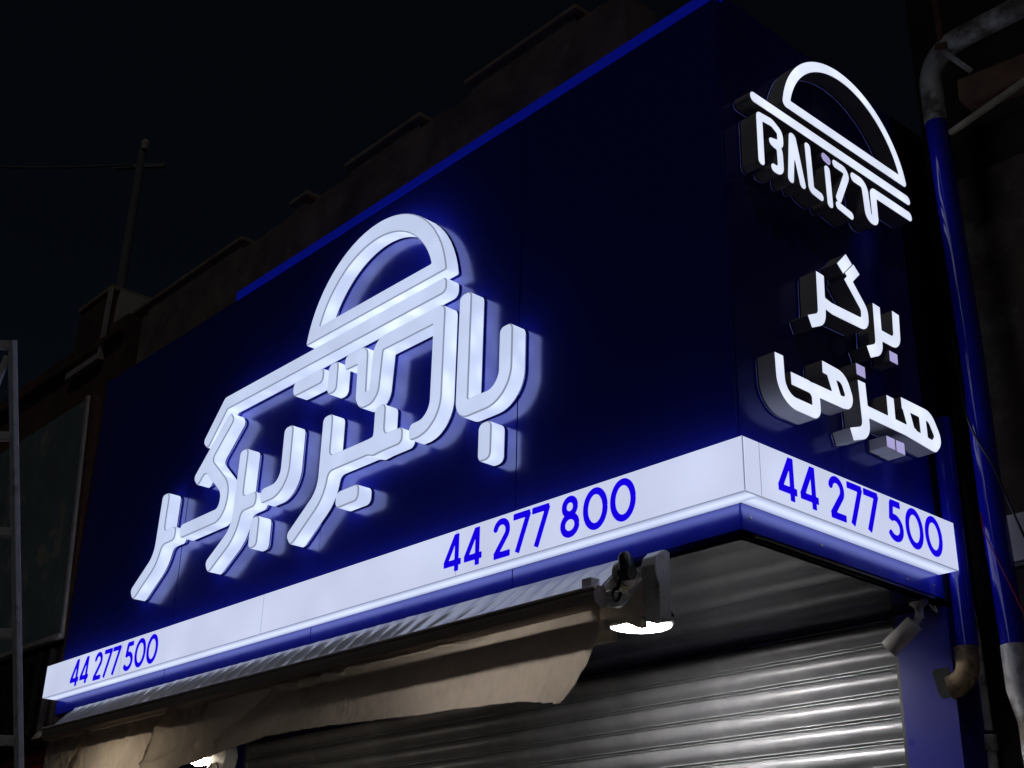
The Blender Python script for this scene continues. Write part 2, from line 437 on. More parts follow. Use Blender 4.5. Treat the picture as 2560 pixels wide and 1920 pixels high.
def raised_letter(name, parent, strokes, polys, plane, wall, depth, mats, h=.007, e=.0035, plabel=None, soft=0.0):
    """a channel letter standing on a wall: a return (the part itself) with face, edge seam and back rim as sub-parts"""
    loops = contours(strokes, polys, h, soft)
    # marching squares above walks with the solid on its left for outer loops
    if sum(area(l) for l in loops) < 0: loops = [list(reversed(l)) for l in loops]
    loops = [l for l in loops if len(l) >= 3]
    ins = [shrink(l, e) for l in loops]; ins2 = [shrink(l, e * 1.6) for l in loops]
    def at(d): return (lambda p: (p[0], wall - d, p[1])) if plane == 'f' else (lambda p: (wall + d, p[0], p[1]))
    m_face, m_ret, m_seam, m_rim = mats
    r = MB(); band(r, loops, loops, at(depth - e), at(.012)); body = r.build(name, m_ret, parent, smooth=True, recalc=False)
    f = MB(); fill(f, solid_groups(ins), at(depth)); f.build('face', m_face, body, recalc=False)
    s = MB(); band(s, ins, loops, at(depth), at(depth - e)); s.build('edge_seam', m_seam, body, recalc=False)
    b = MB(); band(b, loops, ins2, at(.012), at(.0115)); band(b, ins2, ins2, at(.0115), at(.001)); b.build('back_rim', m_rim, body, recalc=False)
    if plabel: part(body, plabel)
    return body

# ------------------------------------------------------------------ measurements of the place
YW, XW = .105, -.105            # faces of the front and side cladding
ZB, HB = 3.283, .225            # underside and height of the light box
LB, WB = 6.315, 1.520           # its length along the front and the side
ZT = 5.83                       # top of the cladding
XL = -6.32                      # left edge of the cladding
YE = 1.53                       # far edge of the side cladding
ZF = 3.177                      # lower edge of the blue fascia
ZS = 3.148                      # porch ceiling
YP, YS = 1.55, 1.605            # faces of the pillar and the roller shutter

# ------------------------------------------------------------------ ground
g = MB(); g.add([(-120, -120, 0), (120, -120, 0), (120, 120, 0), (-120, 120, 0)], [(0, 1, 2, 3)]); struct(g.build('ground', 'asphalt'))
g = MB(); g.box(-40, 40, -2.3, 14, .004, .13); struct(g.build('pavement', 'paving', bevel=.01))
kb = struct(MB().box(-40, 40, -2.45, -2.304, -.02, .14).build('kerb', 'kerb_stone', bevel=.012))

# ------------------------------------------------------------------ the shop building
shop = thing('shop_building', 'corner shop clad in dark glossy blue panels above an open porch', 'building', (-3.2, .8, 0))
MB().box(XL + .02, XW - .03, YW + .03, 5.2, ZF + .02, ZT - .02).build('core_wall', 'acp_dark', shop)
MB().box(XL + .02, XW - .03, YS + .06, 5.2, .13, ZS - .001).build('shop_room', 'acp_dark', shop)
GAP = .0065
def panel_front(x0, x1, z0, z1, name='wall_panel', m='acp_blue', y=YW, t=.018):
    o = MB().box(x0 + GAP / 2, x1 - GAP / 2, y, y + t, z0, z1).build(name, m, shop)
    o.rotation_euler.z = random.uniform(-.0008, .0008)
    return o
xs = [XL, -4.71, -3.07, -1.43, XW]
for a, b in zip(xs[:-1], xs[1:]):
    panel_front(a, b - (.0 if b != XW else .002), ZB + .01, ZT - .051)
ys = [YW, .82, YE]
for a, b in zip(ys[:-1], ys[1:]):
    MB().box(XW - .018, XW, a + (.019 if a == YW else GAP / 2), b - GAP / 2, ZB + .01, ZT).build('wall_panel', 'acp_blue', shop)
MB().box(XW - .03, XW + .001, YE - .001, YE + .02, ZS + .03, ZT).build('edge_trim', 'acp_blue', shop)
MB().box(XL - .002, XL + .03, YW + .02, 2.5, ZF, ZT - .06).build('edge_trim', 'acp_dark', shop)
tr = MB(); tr.prism([(YW - .005, ZT - .048), (YW - .006, ZT + .010), (YW + .05, ZT + .012), (YW + .05, ZT - .048)], 'x', -4.37, XW + .008)
part(tr.build('top_trim', 'acp_trim', shop), 'bright blue glowing strip along the top of the panels')
fx = [XL + .02, -4.72, -3.08, -1.436, XW]
for a, b in zip(fx[:-1], fx[1:]):
    MB().box(a + GAP / 2, b - GAP / 2 - (.006 if b == XW else 0), YW - .003, YW + .015, ZF, ZB - .001).build('fascia_panel', 'acp_blue', shop)
MB().box(XW - .015, XW + .003, YW + .004, YE - .003, ZF, ZB - .001).build('fascia_panel', 'acp_blue', shop)
MB().box(XL + .02, XW - .02, YW + .016, YW + .03, ZF - .014, ZF + .03).build('fascia_lip', 'pillar_blue', shop)
MB().box(XW - .03, XW - .016, YW + .04, YE - .01, ZF - .02, ZF + .03).build('fascia_lip', 'joint_dark', shop)
MB().box(XW - .012, XW - .004, YW + .09, YE - .05, ZF - .012, ZF - .001).build('drip_strip', 'steel', shop)
rv = None
for k, (x, y, z) in enumerate([(XW + .003, YW + .05, ZB - .05), (XW + .003, .62, ZB - .06), (XW + .003, 1.25, ZB - .075), (XW + .003, 1.47, ZB - .06)]):
    m = MB(); m.tube([(0, 0, 0), (.003, 0, 0)], .006, 8); o = m.build('rivet', 'steel', shop); o.location = Vector((x, y, z)) - Vector(shop.location)
# porch ceiling boards
nb_ = 2; y0 = YW + .032; wbd = (YS + .02 - y0) / nb_
for k in range(nb_):
    MB().box(XL + .04, XW - .032, y0 + k * wbd + .002, y0 + (k + 1) * wbd - .002, ZS + random.uniform(-.002, .002), ZS + .012).build('ceiling_board', 'soffit_navy', shop)
# pillars
pl = MB(); pl.box(-.372, -.102, YP, YP + .5, .13, ZS - .004); part(pl.build('pillar', 'pillar_blue', shop), 'blue clad pillar with the drain elbow')
MB().box(-6.34, -6.10, YP, YP + .5, .13, ZS - .004).build('pillar', 'pillar_blue', shop)
MB().box(-.112, -.100, YP + .012, 2.2, ZS + .02, ZT).build('corner_return', 'acp_dark', shop)

# ------------------------------------------------------------------ roller shutter, slat by slat
sh = thing('roller_shutter', 'closed grey metal roller shutter at the back of the shop porch', 'roller shutter', (-3.2, YS, .13))
PITCH = .1125
prof = [(.018, 0), (.004, .001), (.001, .004), (.001, .007), (.005, .009), (.018, .010), (.018, .014), (.003, .015), (-.001, .018), (-.001, .021), (.004, .024), (.014, .026), (.010, .031), (-.003, .039), (-.013, .049), (-.019, .060), (-.021, .072), (-.020, .084), (-.015, .095), (-.006, .105), (.004, .110), (.018, .1125)]
nslat = int((ZS - .13) / PITCH) + 1
slat_me = None
for k in range(nslat):
    z = ZS - .012 - (k + 1) * PITCH
    if z < .1: break
    if slat_me is None:
        m = MB(); n = len(prof)
        m.add([(-6.06, p[0], p[1]) for p in prof] + [(-.385, p[0], p[1]) for p in prof], [(i, i + 1, n + i + 1, n + i) for i in range(n - 1)])
        o = m.build('slat', 'shutter_metal', sh, smooth=True, recalc=False); slat_me = o.data
        for q in slat_me.polygons: q.use_smooth = True
    else:
        o = bpy.data.objects.new('slat', slat_me); COL.objects.link(o); o.parent = sh
    o.location = Vector((0, YS + random.uniform(-.002, .002), z)) - Vector(sh.location)
    o.rotation_euler.x = random.uniform(-.02, .02)
MB().box(-.392, -.374, YS - .045, YS + .05, .13, ZS - .005).build('guide_rail', 'dark_plastic', sh)
MB().box(-6.098, -6.065, YS - .05, YS + .05, .13, ZS - .005).build('guide_rail', 'steel', sh)
MB().box(-6.09, -.38, YS - .02, YS + .05, ZS - .013, ZS - .003).build('head_rail', 'acp_dark', sh)

# ------------------------------------------------------------------ light box with the telephone numbers
lb = thing('light_box', 'white lit sign band with blue telephone numbers wrapping the shop corner', 'sign', (-.1, .05, ZB))
FD = YW - .004                                     # depth of the box
bx = [-LB, -5.145, -3.433, -1.725, 0.0]
for a, b in zip(bx[:-1], bx[1:]):
    x0, x1 = a + .0012, b - .0012
    MB().box(x0, x1, 0, .006, ZB + .0025, ZB + HB).build('face_panel', 'box_face', lb)
    off = .075
    MB().box(x0 + (off if a != -LB else 0), x1 + (off if b != 0 else -.002), .008, FD, ZB, ZB + .005).build('underside_panel', 'box_underside', lb)
MB().box(-.006, 0, .008, FD - .0015, ZB + .0025, ZB + HB - .001).build('face_panel', 'box_face', lb)
MB().box(-.006, -.0005, FD + .0015, WB, ZB + .0025, ZB + HB - .001).build('face_panel', 'box_face', lb)
MB().box(XW + .004, -.008, FD + .003, WB - .002, ZB, ZB + .005).build('underside_panel', 'box_underside_side', lb)
MB().box(-LB, -LB + .006, .008, FD, ZB + .006, ZB + HB - .001).build('end_panel', 'box_face', lb)
MB().box(XW + .004, -.008, WB - .006, WB, ZB + .006, ZB + HB - .001).build('end_panel', 'box_face', lb)
MB().box(-LB + .008, -.008, .008, FD, ZB + HB - .006, ZB + HB).build('top_panel', 'box_face', lb)
MB().box(XW + .006, -.008, FD + .002, WB - .008, ZB + HB - .006, ZB + HB - .0005).build('top_panel', 'box_face', lb)
for xj in bx[1:-1]:
    MB().box(xj - .0016, xj + .0016, -.0006, .004, ZB + .003, ZB + HB - .001).build('panel_joint', 'joint_grey', lb)
MB().box(-.004, .0006, FD - .0018, FD + .0018, ZB + .003, ZB + HB - .002).build('panel_joint', 'joint_grey', lb)
MB().box(-.0035, .0007, -.0007, .0035, ZB + .003, ZB + HB - .002).build('corner_joint', 'joint_grey', lb)
MB().box(-LB + .01, -.02, .02, .025, ZB + .01, ZB + HB - .01).build('inner_frame', 'box_seam', lb)
MB().box(-LB + .002, -.0006, .0015, .0075, ZB - .0012, ZB + .0021).build('edge_seam', 'letter_seam', lb)
MB().box(-.0072, -.0014, .008, WB - .001, ZB - .0013, ZB + .0021).build('edge_seam', 'letter_seam', lb)

HW = .083
def digit(ch):
    s = lambda pts, r=.0: (pts, HW, r)
    if ch == '4': return [s([(.52, 0), (.52, 1)]), s([(.49, .965), (.055, .235)], .01), s([(.0, .235), (.70, .235)])], .70
    if ch == '2': return [s(arc(.31, .70, .235, .235, 172, -38) + [(.075, .066)], .005), s([(.03, .066), (.64, .066)])], .64
    if ch == '7': return [s([(0, .934), (.615, .934)]), s([(.575, .96), (.15, 0)])], .64
    if ch == '8': return [s(arc(.335, .742, .195, .192, 0, 360)), s(arc(.335, .288, .245, .225, 0, 360))], .67
    if ch == '0': return [s(arc(.39, .5, .325, .434, 0, 360, 40))], .78
    if ch == '5': return [s([(.16, .934), (.60, .934)]), s([(.205, .95), (.135, .50)], .003), s([(.135, .52)] + arc(.30, .325, .285, .262, 118, -152, 22))], .63
XO = [0, .150, .357, .494, .619, .800, .945, 1.107]
DH = .183
def number(text, plane, start, k, zoff):
    for ch, xo in zip(text, XO):
        st, w = digit(ch)
        loops = contours(st, [], .02)
        if sum(area(l) for l in loops) < 0: loops = [list(reversed(l)) for l in loops]
        sx = DH * .985
        u0 = start + xo * k
        if plane == 'f': mp = lambda d: (lambda p: (u0 + p[0] * sx, -d, ZB + zoff + p[1] * DH))
        else: mp = lambda d: (lambda p: (d - .0005, u0 + p[0] * sx * .95, ZB + zoff + p[1] * DH))
        m = MB(); fill(m, solid_groups(loops), mp(.0016)); band(m, loops, loops, mp(.0016), mp(.0001))
        m.build('digit', 'vinyl_blue', lb, recalc=False)
number('44277500', 'f', -5.887, .99, .019)
number('44277800', 'f', -1.815, 1.0, .024)
number('44277500', 's', .212, .955, .028)

# ------------------------------------------------------------------ big front sign
BIG = ('letter_face', 'letter_return', 'letter_seam', 'letter_rim')
fs = thing('illuminated_sign', 'large white glowing Persian letters under a dome outline on the front wall', 'sign', (-3.2, YW, 3.8))
w2 = .0485; RR = .036
def bigl(name, strokes, polys=(), lab=None):
    return raised_letter(name, fs, [(p, w2, RR) for p in strokes], list(polys), 'f', YW, .10, BIG, plabel=lab, soft=.045, e=.0065)
R1 = .676; cz = 4.914; cx = -2.583
def cap_arc(r, zb, n=60):
    a0 = math.asin((zb - cz) / r)
    return [(cx + r * math.cos(a), cz + r * math.sin(a)) for a in [a0 + (math.pi - 2 * a0) * k / n for k in range(n + 1)]]
bigl('dome_outline', [], [(cap_arc(R1, 5.012), 1), (cap_arc(.565, 5.100), -1)], 'glowing dome outline')
bigl('bar', [[(-1.908, 4.920), (-4.155, 4.912), (-4.372, 4.672)]], lab='long bar bent down at its left end')
bigl('letter', [fillet([(-1.417, 4.500), (-1.417, 4.138), (-1.742, 4.138), (-1.742, 4.800)], [.135, .055])])
bigl('letter', [fillet([(-2.168, 4.137), (-1.955, 4.137), (-1.957, 4.760), (-2.492, 4.760), (-2.512, 4.457), (-2.632, 4.457), (-2.640, 4.750), (-2.815, 4.750)], [.14, .003, .05, .05, .05, .02])])
bigl('dot', [[(-3.030, 4.752), (-3.350, 4.752)]])
bigl('dot', [[(-2.930, 4.795), (-2.930, 4.600)]])
bigl('letter', [fillet([(-2.943, 4.468), (-2.945, 4.005), (-3.250, 3.785)], .2), fillet([(-2.945, 4.158), (-2.437, 4.158), (-2.437, 4.378)], .05), [(-2.50, 4.145), (-2.222, 4.145)]])
bigl('dot', [[(-2.585, 3.918), (-2.800, 3.918)]])
bigl('dot', [[(-1.555, 4.022), (-1.555, 3.820)]])
bigl('letter', [fillet([(-3.355, 4.520), (-3.355, 4.137), (-3.605, 4.137)], .13)])
bigl('letter', [fillet([(-3.853, 4.508), (-3.868, 3.990), (-4.165, 3.808)], .2), [(-3.86, 4.140), (-3.652, 4.140)]])
bigl('dot', [[(-3.640, 4.022), (-3.640, 3.828)]])
bigl('letter', [fillet([(-4.832, 4.458), (-4.850, 4.020), (-5.145, 3.815)], .2), [(-4.84, 4.140), (-4.632, 4.140)]])
bigl('letter', [[(-4.055, 4.797), (-4.445, 4.437)], fillet([(-4.310, 4.530), (-4.030, 4.290), (-4.070, 4.137), (-4.572, 4.133)], [.13, .09])])

# ------------------------------------------------------------------ logo sign on the side wall
CH = ('channel_face', 'channel_side', 'channel_side', 'letter_rim')
CD = ('channel_dot', 'channel_side', 'channel_side', 'letter_rim')
lg = thing('logo_sign', 'white glowing dome logo with small BALIZ lettering on the side wall', 'sign', (XW, .85, 4.9))
def chl(name, root, strokes, polys=(), hw=.029, rnd=None, mats=CH, lab=None):
    rnd = hw * .98 if rnd is None else rnd
    return raised_letter(name, root, [(p, hw, rnd) for p in strokes], list(polys), 's', XW, .10, mats, h=.004, e=.0022, plabel=lab)
r2 = .4946; c2 = (.956, 5.217)
da = [(c2[0] + r2 * math.cos(a), c2[1] + r2 * math.sin(a)) for a in [math.asin(.097 / r2) + (math.pi - 2 * math.asin(.097 / r2)) * k / 48 for k in range(49)]]
ring = da + [da[0]]
chl('dome_outline', lg, [ring, [da[-1], da[0], da[1]]])
chl('bar', lg, [[(.195, 5.219), (1.488, 5.213)]])
chl('letter', lg, [fillet([(.955, 5.134), (1.070, 5.134), (1.082, 4.952), (1.140, 4.952), (1.142, 5.120), (1.487, 5.117)], [.04, .027, .027, .02])])
HWB = .024
chl('letter', lg, [fillet([(.250, 4.868), (.254, 5.133), (.345, 5.140), (.402, 5.112), (.402, 5.044), (.315, 5.028)], [.01, .04, .03, .03]), fillet([(.33, 5.026), (.392, 5.030), (.392, 4.892), (.318, 4.896)], [.03, .035])], hw=HWB)
chl('letter', lg, [fillet([(.460, 4.870), (.497, 5.165), (.557, 4.878)], .006)], hw=HWB)
chl('letter', lg, [fillet([(.613, 5.160), (.618, 4.905), (.712, 4.893)], .015)], hw=HWB)
chl('letter', lg, [[(.760, 5.10), (.762, 4.866)]], hw=HWB)
chl('dot', lg, [[(.722, 5.146), (.796, 5.128)]], hw=.026, mats=CD)
chl('letter', lg, [fillet([(.808, 5.142), (.935, 5.140), (.826, 4.930)], .028)], hw=HWB)
chl('dot', lg, [[(.806, 4.912), (.950, 4.893)]], hw=HWB)

# ------------------------------------------------------------------ two words below it
ws = thing('word_sign', 'two white glowing Persian words with square dots above the side light box', 'sign', (XW, .85, 3.7))
PH, PR = .031, .004
def wl_(name, strokes, polys=(), mats=CH): return chl(name, ws, strokes, polys, hw=PH, rnd=PR, mats=mats)
wl_('dot', [], [([(.850, 4.658), (.897, 4.618), (.815, 4.537), (.769, 4.576)], 1)])
wl_('letter', [fillet([(.838, 4.533), (.962, 4.405), (.958, 4.325), (.700, 4.316), (.618, 4.330)], [.05, .05, .03]), fillet([(.628, 4.470), (.616, 4.235), (.520, 4.190)], .06)],
    [([(.906, 4.625), (.953, 4.586), (.875, 4.510), (.826, 4.548)], 1)])
wl_('letter', [fillet([(1.066, 4.470), (1.056, 4.235), (.962, 4.192)], .06), fillet([(1.228, 4.487), (1.215, 4.316), (1.06, 4.316)], .05)])
wl_('dot', [], [([(1.136, 4.260), (1.206, 4.260), (1.203, 4.202), (1.133, 4.202)], 1)], CD)
wl_('letter', [fillet([(.280, 3.956), (.283, 3.755), (.520, 3.757), (.523, 3.867), (.352, 3.867)], [.10, .03, .05]),
               fillet([(.585, 3.996), (.740, 3.990), (.785, 3.880), (.690, 3.862), (.640, 3.990)], [.06, .05, .04]), [(.50, 3.865), (.72, 3.868)]])
wl_('dot', [], [([(.847, 4.101), (.919, 4.101), (.918, 4.042), (.846, 4.042)], 1)], CD)
wl_('letter', [fillet([(.880, 4.020), (.886, 3.775), (.765, 3.733)], .065), [(.88, 3.880), (1.30, 3.880)], [(1.103, 4.014), (1.100, 3.88)],
               fillet([(1.192, 4.010), (1.430, 4.010), (1.490, 3.910), (1.440, 3.862), (1.20, 3.880)], [.06, .05, .03]), [(1.364, 4.0), (1.364, 3.87)], [(1.222, 4.010), (1.262, 3.88)]])
wl_('dot', [], [([(1.036, 3.806), (1.106, 3.806), (1.105, 3.749), (1.034, 3.749)], 1)], CD)
wl_('dot', [], [([(1.111, 3.806), (1.183, 3.808), (1.181, 3.747), (1.109, 3.747)], 1)], CD)

# ------------------------------------------------------------------ awning
aw = thing('retracted_awning', 'rolled up canvas awning with a hanging beige valance below the light box', 'awning', (-3.3, 0, 2.55))
AX0, AX1 = -5.93, -.715
YB = -.062
def wob(x, y, z, s): return noise.noise((x * s, y * s, z * s))
# sloping canvas from the roller to the front bar, gathered in slanting creases
m = MB(); nx, ny = 1000, 12
vs = []
for i in range(nx + 1):
    x = AX0 + (AX1 - AX0) * i / nx
    sl = min(1, max(.12, (-1.7 - x) / 1.4 + .35)) if x < -1.2 else .12
    for j in range(ny + 1):
        t = j / ny
        y = .085 + (YB - .005 - .085) * t; z = 3.180 + (3.022 - 3.180) * t
        xs_ = x + .11 * t
        ph = (xs_ * 7.6 + .9 * wob(x, 0, 0, 1.7)) % 1.0; hgt = .5 + .5 * math.sin(37.7 * math.floor(xs_ * 7.6 + .9 * wob(x, 0, 0, 1.7)))
        c = (1.0 + 1.2 * hgt) * math.exp(-((ph - .5) / (.09 + .07 * hgt)) ** 2) + wob(xs_ * 2.2, t * .6, 1, 5) * .35
        d = .013 * sl * c * math.sin(math.pi * min(1, t * 1.05 + .02)) + .0015 * wob(x, t, 3, 9)
        vs.append((x, y - d * .7, z + d * .72 - .012 * math.sin(math.pi * t) * (.5 + wob(x, 0, 5, 1.5))))
m.add(vs, [(i * (ny + 1) + j, (i + 1) * (ny + 1) + j, (i + 1) * (ny + 1) + j + 1, i * (ny + 1) + j + 1) for i in range(nx) for j in range(ny)])
part(m.build('canvas', 'canvas_grey', aw, smooth=True, recalc=False), 'creased grey canvas above the front bar')
m = MB(); m.prism([(YB - .040, 3.000), (YB - .018, 3.032), (YB + .03, 3.032), (YB + .035, 2.95), (YB + .012, 2.944), (YB - .012, 2.946), (YB - .034, 2.96), (YB - .040, 2.99)], 'x', AX0 - .05, AX1 + .005)
m.build('front_bar', 'bar_brown', aw, smooth=True)
MB().tube([(AX0 - .05, YB - .034, 3.022), (AX1 + .003, YB - .034, 3.022)], .0075, 10).build('bar_highlight_lip', 'trim_white', aw, smooth=True)  # pale lip added to draw the highlight along the bar's top edge
MB().tube([(AX0 + .03, .083, 3.075), (AX1 + .03, .083, 3.075)], .018, 16).build('roller_tube', 'cream_metal', aw, smooth=True)
# folded arms behind the bar
for xa, xb, zz in ((-5.9, -3.76, 2.888), (-3.09, -.76, 2.893)):
    mm = MB(); mm.obox((xa, .02, zz), (xb, .03, zz), .035, .05); mm.obox((xa, .06, zz - .035), (xb, .07, zz - .035), .03, .045)
    mm.build('folding_arm', 'cream_metal', aw, bevel=.004)
# valance
def vbot(x):
    pts = [(-6.0, 2.50), (-4.9, 2.545), (-4.2, 2.585), (-3.62, 2.635), (-3.1, 2.672), (-2.62, 2.668), (-1.65, 2.636), (-1.1, 2.612), (-.85, 2.585), (-.7, 2.57)]
    for (a, za), (b, zb) in zip(pts[:-1], pts[1:]):
        if x <= b: return za + (zb - za) * max(0, (x - a) / (b - a))
    return pts[-1][1]
FOLDS = [([(-3.08, 2.925), (-3.20, 2.856), (-3.42, 2.771), (-3.62, 2.70)], .030, .022), ([(-5.345, 2.945), (-5.42, 2.83), (-5.50, 2.68), (-5.53, 2.5)], .026, .018),
         ([(-4.18, 2.95), (-4.33, 2.835), (-4.365, 2.70), (-4.34, 2.6)], .042, .022), ([(-4.27, 2.94), (-4.40, 2.83), (-4.45, 2.66)], .022, .016), ([(-4.72, 2.925), (-4.775, 2.83)], .016, .016),
         ([(-3.85, 2.95), (-3.90, 2.88)], .014, .014), ([(-4.36, 2.64), (-4.1, 2.70), (-3.9, 2.71)], .016, .02), ([(-5.7, 2.92), (-5.76, 2.8)], .012, .018)]
def seg_dist(x, z, a, b):
    ex, ez = b[0] - a[0], b[1] - a[1]; t = max(0, min(1, ((x - a[0]) * ex + (z - a[1]) * ez) / (ex * ex + ez * ez)))
    return math.hypot(x - a[0] - t * ex, z - a[1] - t * ez)
m = MB(); nx, ny = 620, 48; vs = []
HEM = [random.uniform(-.004, .004) for _ in range(200)]
VX0, VX1 = -5.97, -.722
for i in range(nx + 1):
    s = i / nx
    for j in range(ny + 1):
        t = j / ny
        x = VX0 + (VX1 - VX0) * s
        zb = vbot(x) + HEM[i // 4 % 200] * .6
        z = 2.952 + (zb - 2.952) * t
        if s > .86:                                # the free right edge sweeps inwards
            x -= .165 * (t ** 2.2) * ((s - .86) / .14) ** 1.6
        y = YB + .012
        lw = min(1, max(0, (-3.7 - x) / .6))
        f = lw * .010 * math.sin((x + .5 * (2.95 - z)) * 17 + 2.2 * wob(x, 0, 2, 1.3)) * (.25 + t)
        # sharp pulled creases
        for path, amp, wd in FOLDS:
            dd = min(seg_dist(x, z, path[k], path[k + 1]) for k in range(len(path) - 1))
            f -= 1.5 * amp * math.exp(-(dd / wd) ** 1.3)
        # the canvas bunches into a ledge under the bar
        lm = min(1, max(0, (x + 3.13) / .08)) * min(1, max(0, (-1.35 - x) / .5))
        f -= lm * (.050 + .022 * math.sin(x * 31 + 3 * wob(x, 0, 0, 2.5)) * max(0, wob(x, 2, 0, 1.2) + .5)) * math.exp(-((z - 2.925 + .012 * wob(x, 3, 0, 5)) / .017) ** 2)
        f += .006 * wob(x + .5 * z, 0, z * .6, 16) * (.3 + lw) + .004 * wob(x * 1.6, 4, z * .5, 30)
        f += .016 * math.sin(x * 3.1 + 1.0) * t + .009 * wob(x, 0, z, 3.0) * (.2 + t)
        f -= .05 * t * t
        y += f
        vs.append((x, y, z))
m.add(vs, [(i * (ny + 1) + j, (i + 1) * (ny + 1) + j, (i + 1) * (ny + 1) + j + 1, i * (ny + 1) + j + 1) for i in range(nx) for j in range(ny)])
part(m.build('valance', 'canvas_beige', aw, smooth=True, recalc=False), 'beige canvas valance, wrinkled on the left')
# end bracket with gear, crank eye, pins
m = MB()
out = [(.075, 3.165), (.05, 3.158), (.02, 3.13), (.008, 3.09), (.012, 3.05), (.03, 3.0), (.035, 2.93), (.03, 2.875), (.10, 2.875), (.10, 3.16)]
m.prism(out, 'x', -.555, -.475)
m.build('end_bracket', 'white_paint', aw, bevel=.004)
m = MB(); m.prism([(-.835, 3.0), (-.83, 2.935), (-.80, 2.905), (-.70, 2.905), (-.63, 2.868), (-.60, 2.868), (-.60, 2.905), (-.553, 2.905), (-.553, 3.04), (-.60, 3.06), (-.66, 2.985), (-.72, 2.96)], 'y', .055, .095)
m.build('bracket_plate', 'cream_metal', aw, bevel=.003)
m = MB(); m.prism([(.09, 3.17), (-.05, 3.035), (-.05, 3.022), (.09, 3.022)], 'x', -.705, -.699)
m.build('side_cover', 'white_paint', aw)
m = MB(); m.tube([(-.705, .06, 3.10), (-.685, .06, 3.10), (-.684, .06, 3.10), (-.668, .06, 3.10)], [.062, .062, .054, .054], 18)
m.build('roller_cap', 'cream_metal', aw, smooth=True)
m = MB(); m.tube([(-.652, .02, 3.175), (-.650, .02, 3.16), (-.640, .02, 3.11), (-.640, .02, 3.075)], [.020, .030, .034, .026], 12)
m.tube([(-.668, .02, 3.09), (-.61, .02, 3.085)], .03, 12)
m.build('gear_box', 'dark_plastic', aw, smooth=True)
m = MB(); m.tube([(-.655, .0, 3.075), (-.668, -.005, 3.03)] + [(-.678 + .024 * math.cos(a), -.005, 3.0 + .026 * math.sin(a)) for a in [math.radians(70 + 300 * k / 14) for k in range(15)]], .0085, 8)
m.build('crank_eye', 'dark_plastic', aw, smooth=True)
MB().obox((-.79, .0, 3.045), (-.70, .0, 3.05), .014, .014).build('square_pin', 'white_paint', aw)
m = MB(); m.obox((-.785, -.02, 3.0), (-.785, -.02, 2.925), .012, .012); m.obox((-.815, -.02, 2.985), (-.745, -.02, 2.99), .012, .014); m.build('wing_bolt', 'dark_plastic', aw)
MB().box(-.83, -.772, -.055, .02, 3.005, 3.085).build('bar_end_cap', 'camera_shell', aw, bevel=.006)
m = MB(); m.add([(-6.02, -.03, 3.02), (-6.30, .0, 3.05), (-6.28, -.05, 2.985), (-6.10, -.07, 2.975), (-6.2, -.04, 3.01)], [(0, 1, 4), (1, 2, 4), (2, 3, 4), (3, 0, 4)])
m.build('loose_flap', 'tarp', aw)

# ------------------------------------------------------------------ round ceiling lamp in the porch
lamp = thing('ceiling_lamp', 'round lit ceiling lamp in the porch beside the awning bracket', 'lamp', (-1.29, .80, ZS))
m = MB(); m.tube([(-1.29, .80, ZS - .002), (-1.29, .80, ZS - .018), (-1.29, .80, ZS - .024)], [.166, .166, .160], 40); m.build('housing', 'white_paint', lamp, smooth=True)
m = MB(); m.tube([(-1.29, .80, ZS - .0245), (-1.29, .80, ZS - .032), (-1.29, .80, ZS - .036)], [.156, .154, .14], 40); m.build('diffuser', 'lamp_disc', lamp, smooth=True)

# ------------------------------------------------------------------ flood lamp and white camera under the left of the awning
fl = thing('flood_lamp', 'small lit flood lamp below the left part of the valance', 'lamp', (-4.84, .5, 2.75))
MB().obox((-4.97, .50, 2.80), (-4.71, .50, 2.80), .13, .05, (0, .3, 1)).build('housing', 'white_paint', fl, bevel=.008)
MB().obox((-4.955, .491, 2.771), (-4.725, .491, 2.771), .105, .006, (0, .3, 1)).build('glass', 'flood_glow', fl)
MB().obox((-4.85, .52, 2.80), (-4.85, .56, ZS), .02, .02, (0, 1, 0)).build('stem', 'white_paint', fl)
cb = thing('white_camera', 'small white security camera hanging by the left blue pillar', 'camera', (-4.55, .5, 2.8))
m = MB(); m.prism([(-4.575, 2.83), (-4.51, 2.835), (-4.485, 2.765), (-4.53, 2.665), (-4.72, 2.70), (-4.64, 2.808)], 'y', .47, .56); m.build('body', 'white_paint', cb, bevel=.006)
MB().obox((-4.545, .515, 2.83), (-4.535, .515, ZS), .03, .03, (0, 1, 0)).build('stem', 'white_paint', cb)
m = MB(); m.tube([(-4.69, .468, 2.705), (-4.64, .468, 2.735), (-4.585, .468, 2.735), (-4.56, .468, 2.70), (-4.57, .468, 2.66)], .004, 6); m.build('cable_loop', 'cable_black', cb)

# ------------------------------------------------------------------ bullet camera at the right
bc = thing('bullet_camera', 'grey bullet security camera hanging under the right end of the light box', 'camera', (-.167, 1.43, ZF - .02))
CX, CY = -.167, 1.43
m = MB(); m.tube([(CX, CY, ZF - .014), (CX, CY, ZF - .034), (CX, CY, ZF - .040), (CX, CY, ZF - .052), (CX, CY, ZF - .075), (CX - .003, CY, ZF - .098)], [.042, .042, .034, .022, .018, .022], 18); m.build('mount', 'camera_shell', bc, smooth=True)
a = Vector((CX - .020, CY - .01, ZF - .118)); d = Vector((-.76, -.18, -.62)).normalized()
m = MB(); m.tube([(CX - .004, CY, ZF - .10), tuple(a - d * .015), tuple(a)], [.02, .017, .022], 12); m.build('ball_joint', 'camera_shell', bc, smooth=True)
m = MB(); m.tube([tuple(a + d * t) for t in (0, .004, .075, .0755, .079, .0795, .165, .17)], [.035, .041, .042, .0405, .0405, .043, .043, .041], 24, cap=False); m.build('body', 'camera_shell', bc, smooth=True)
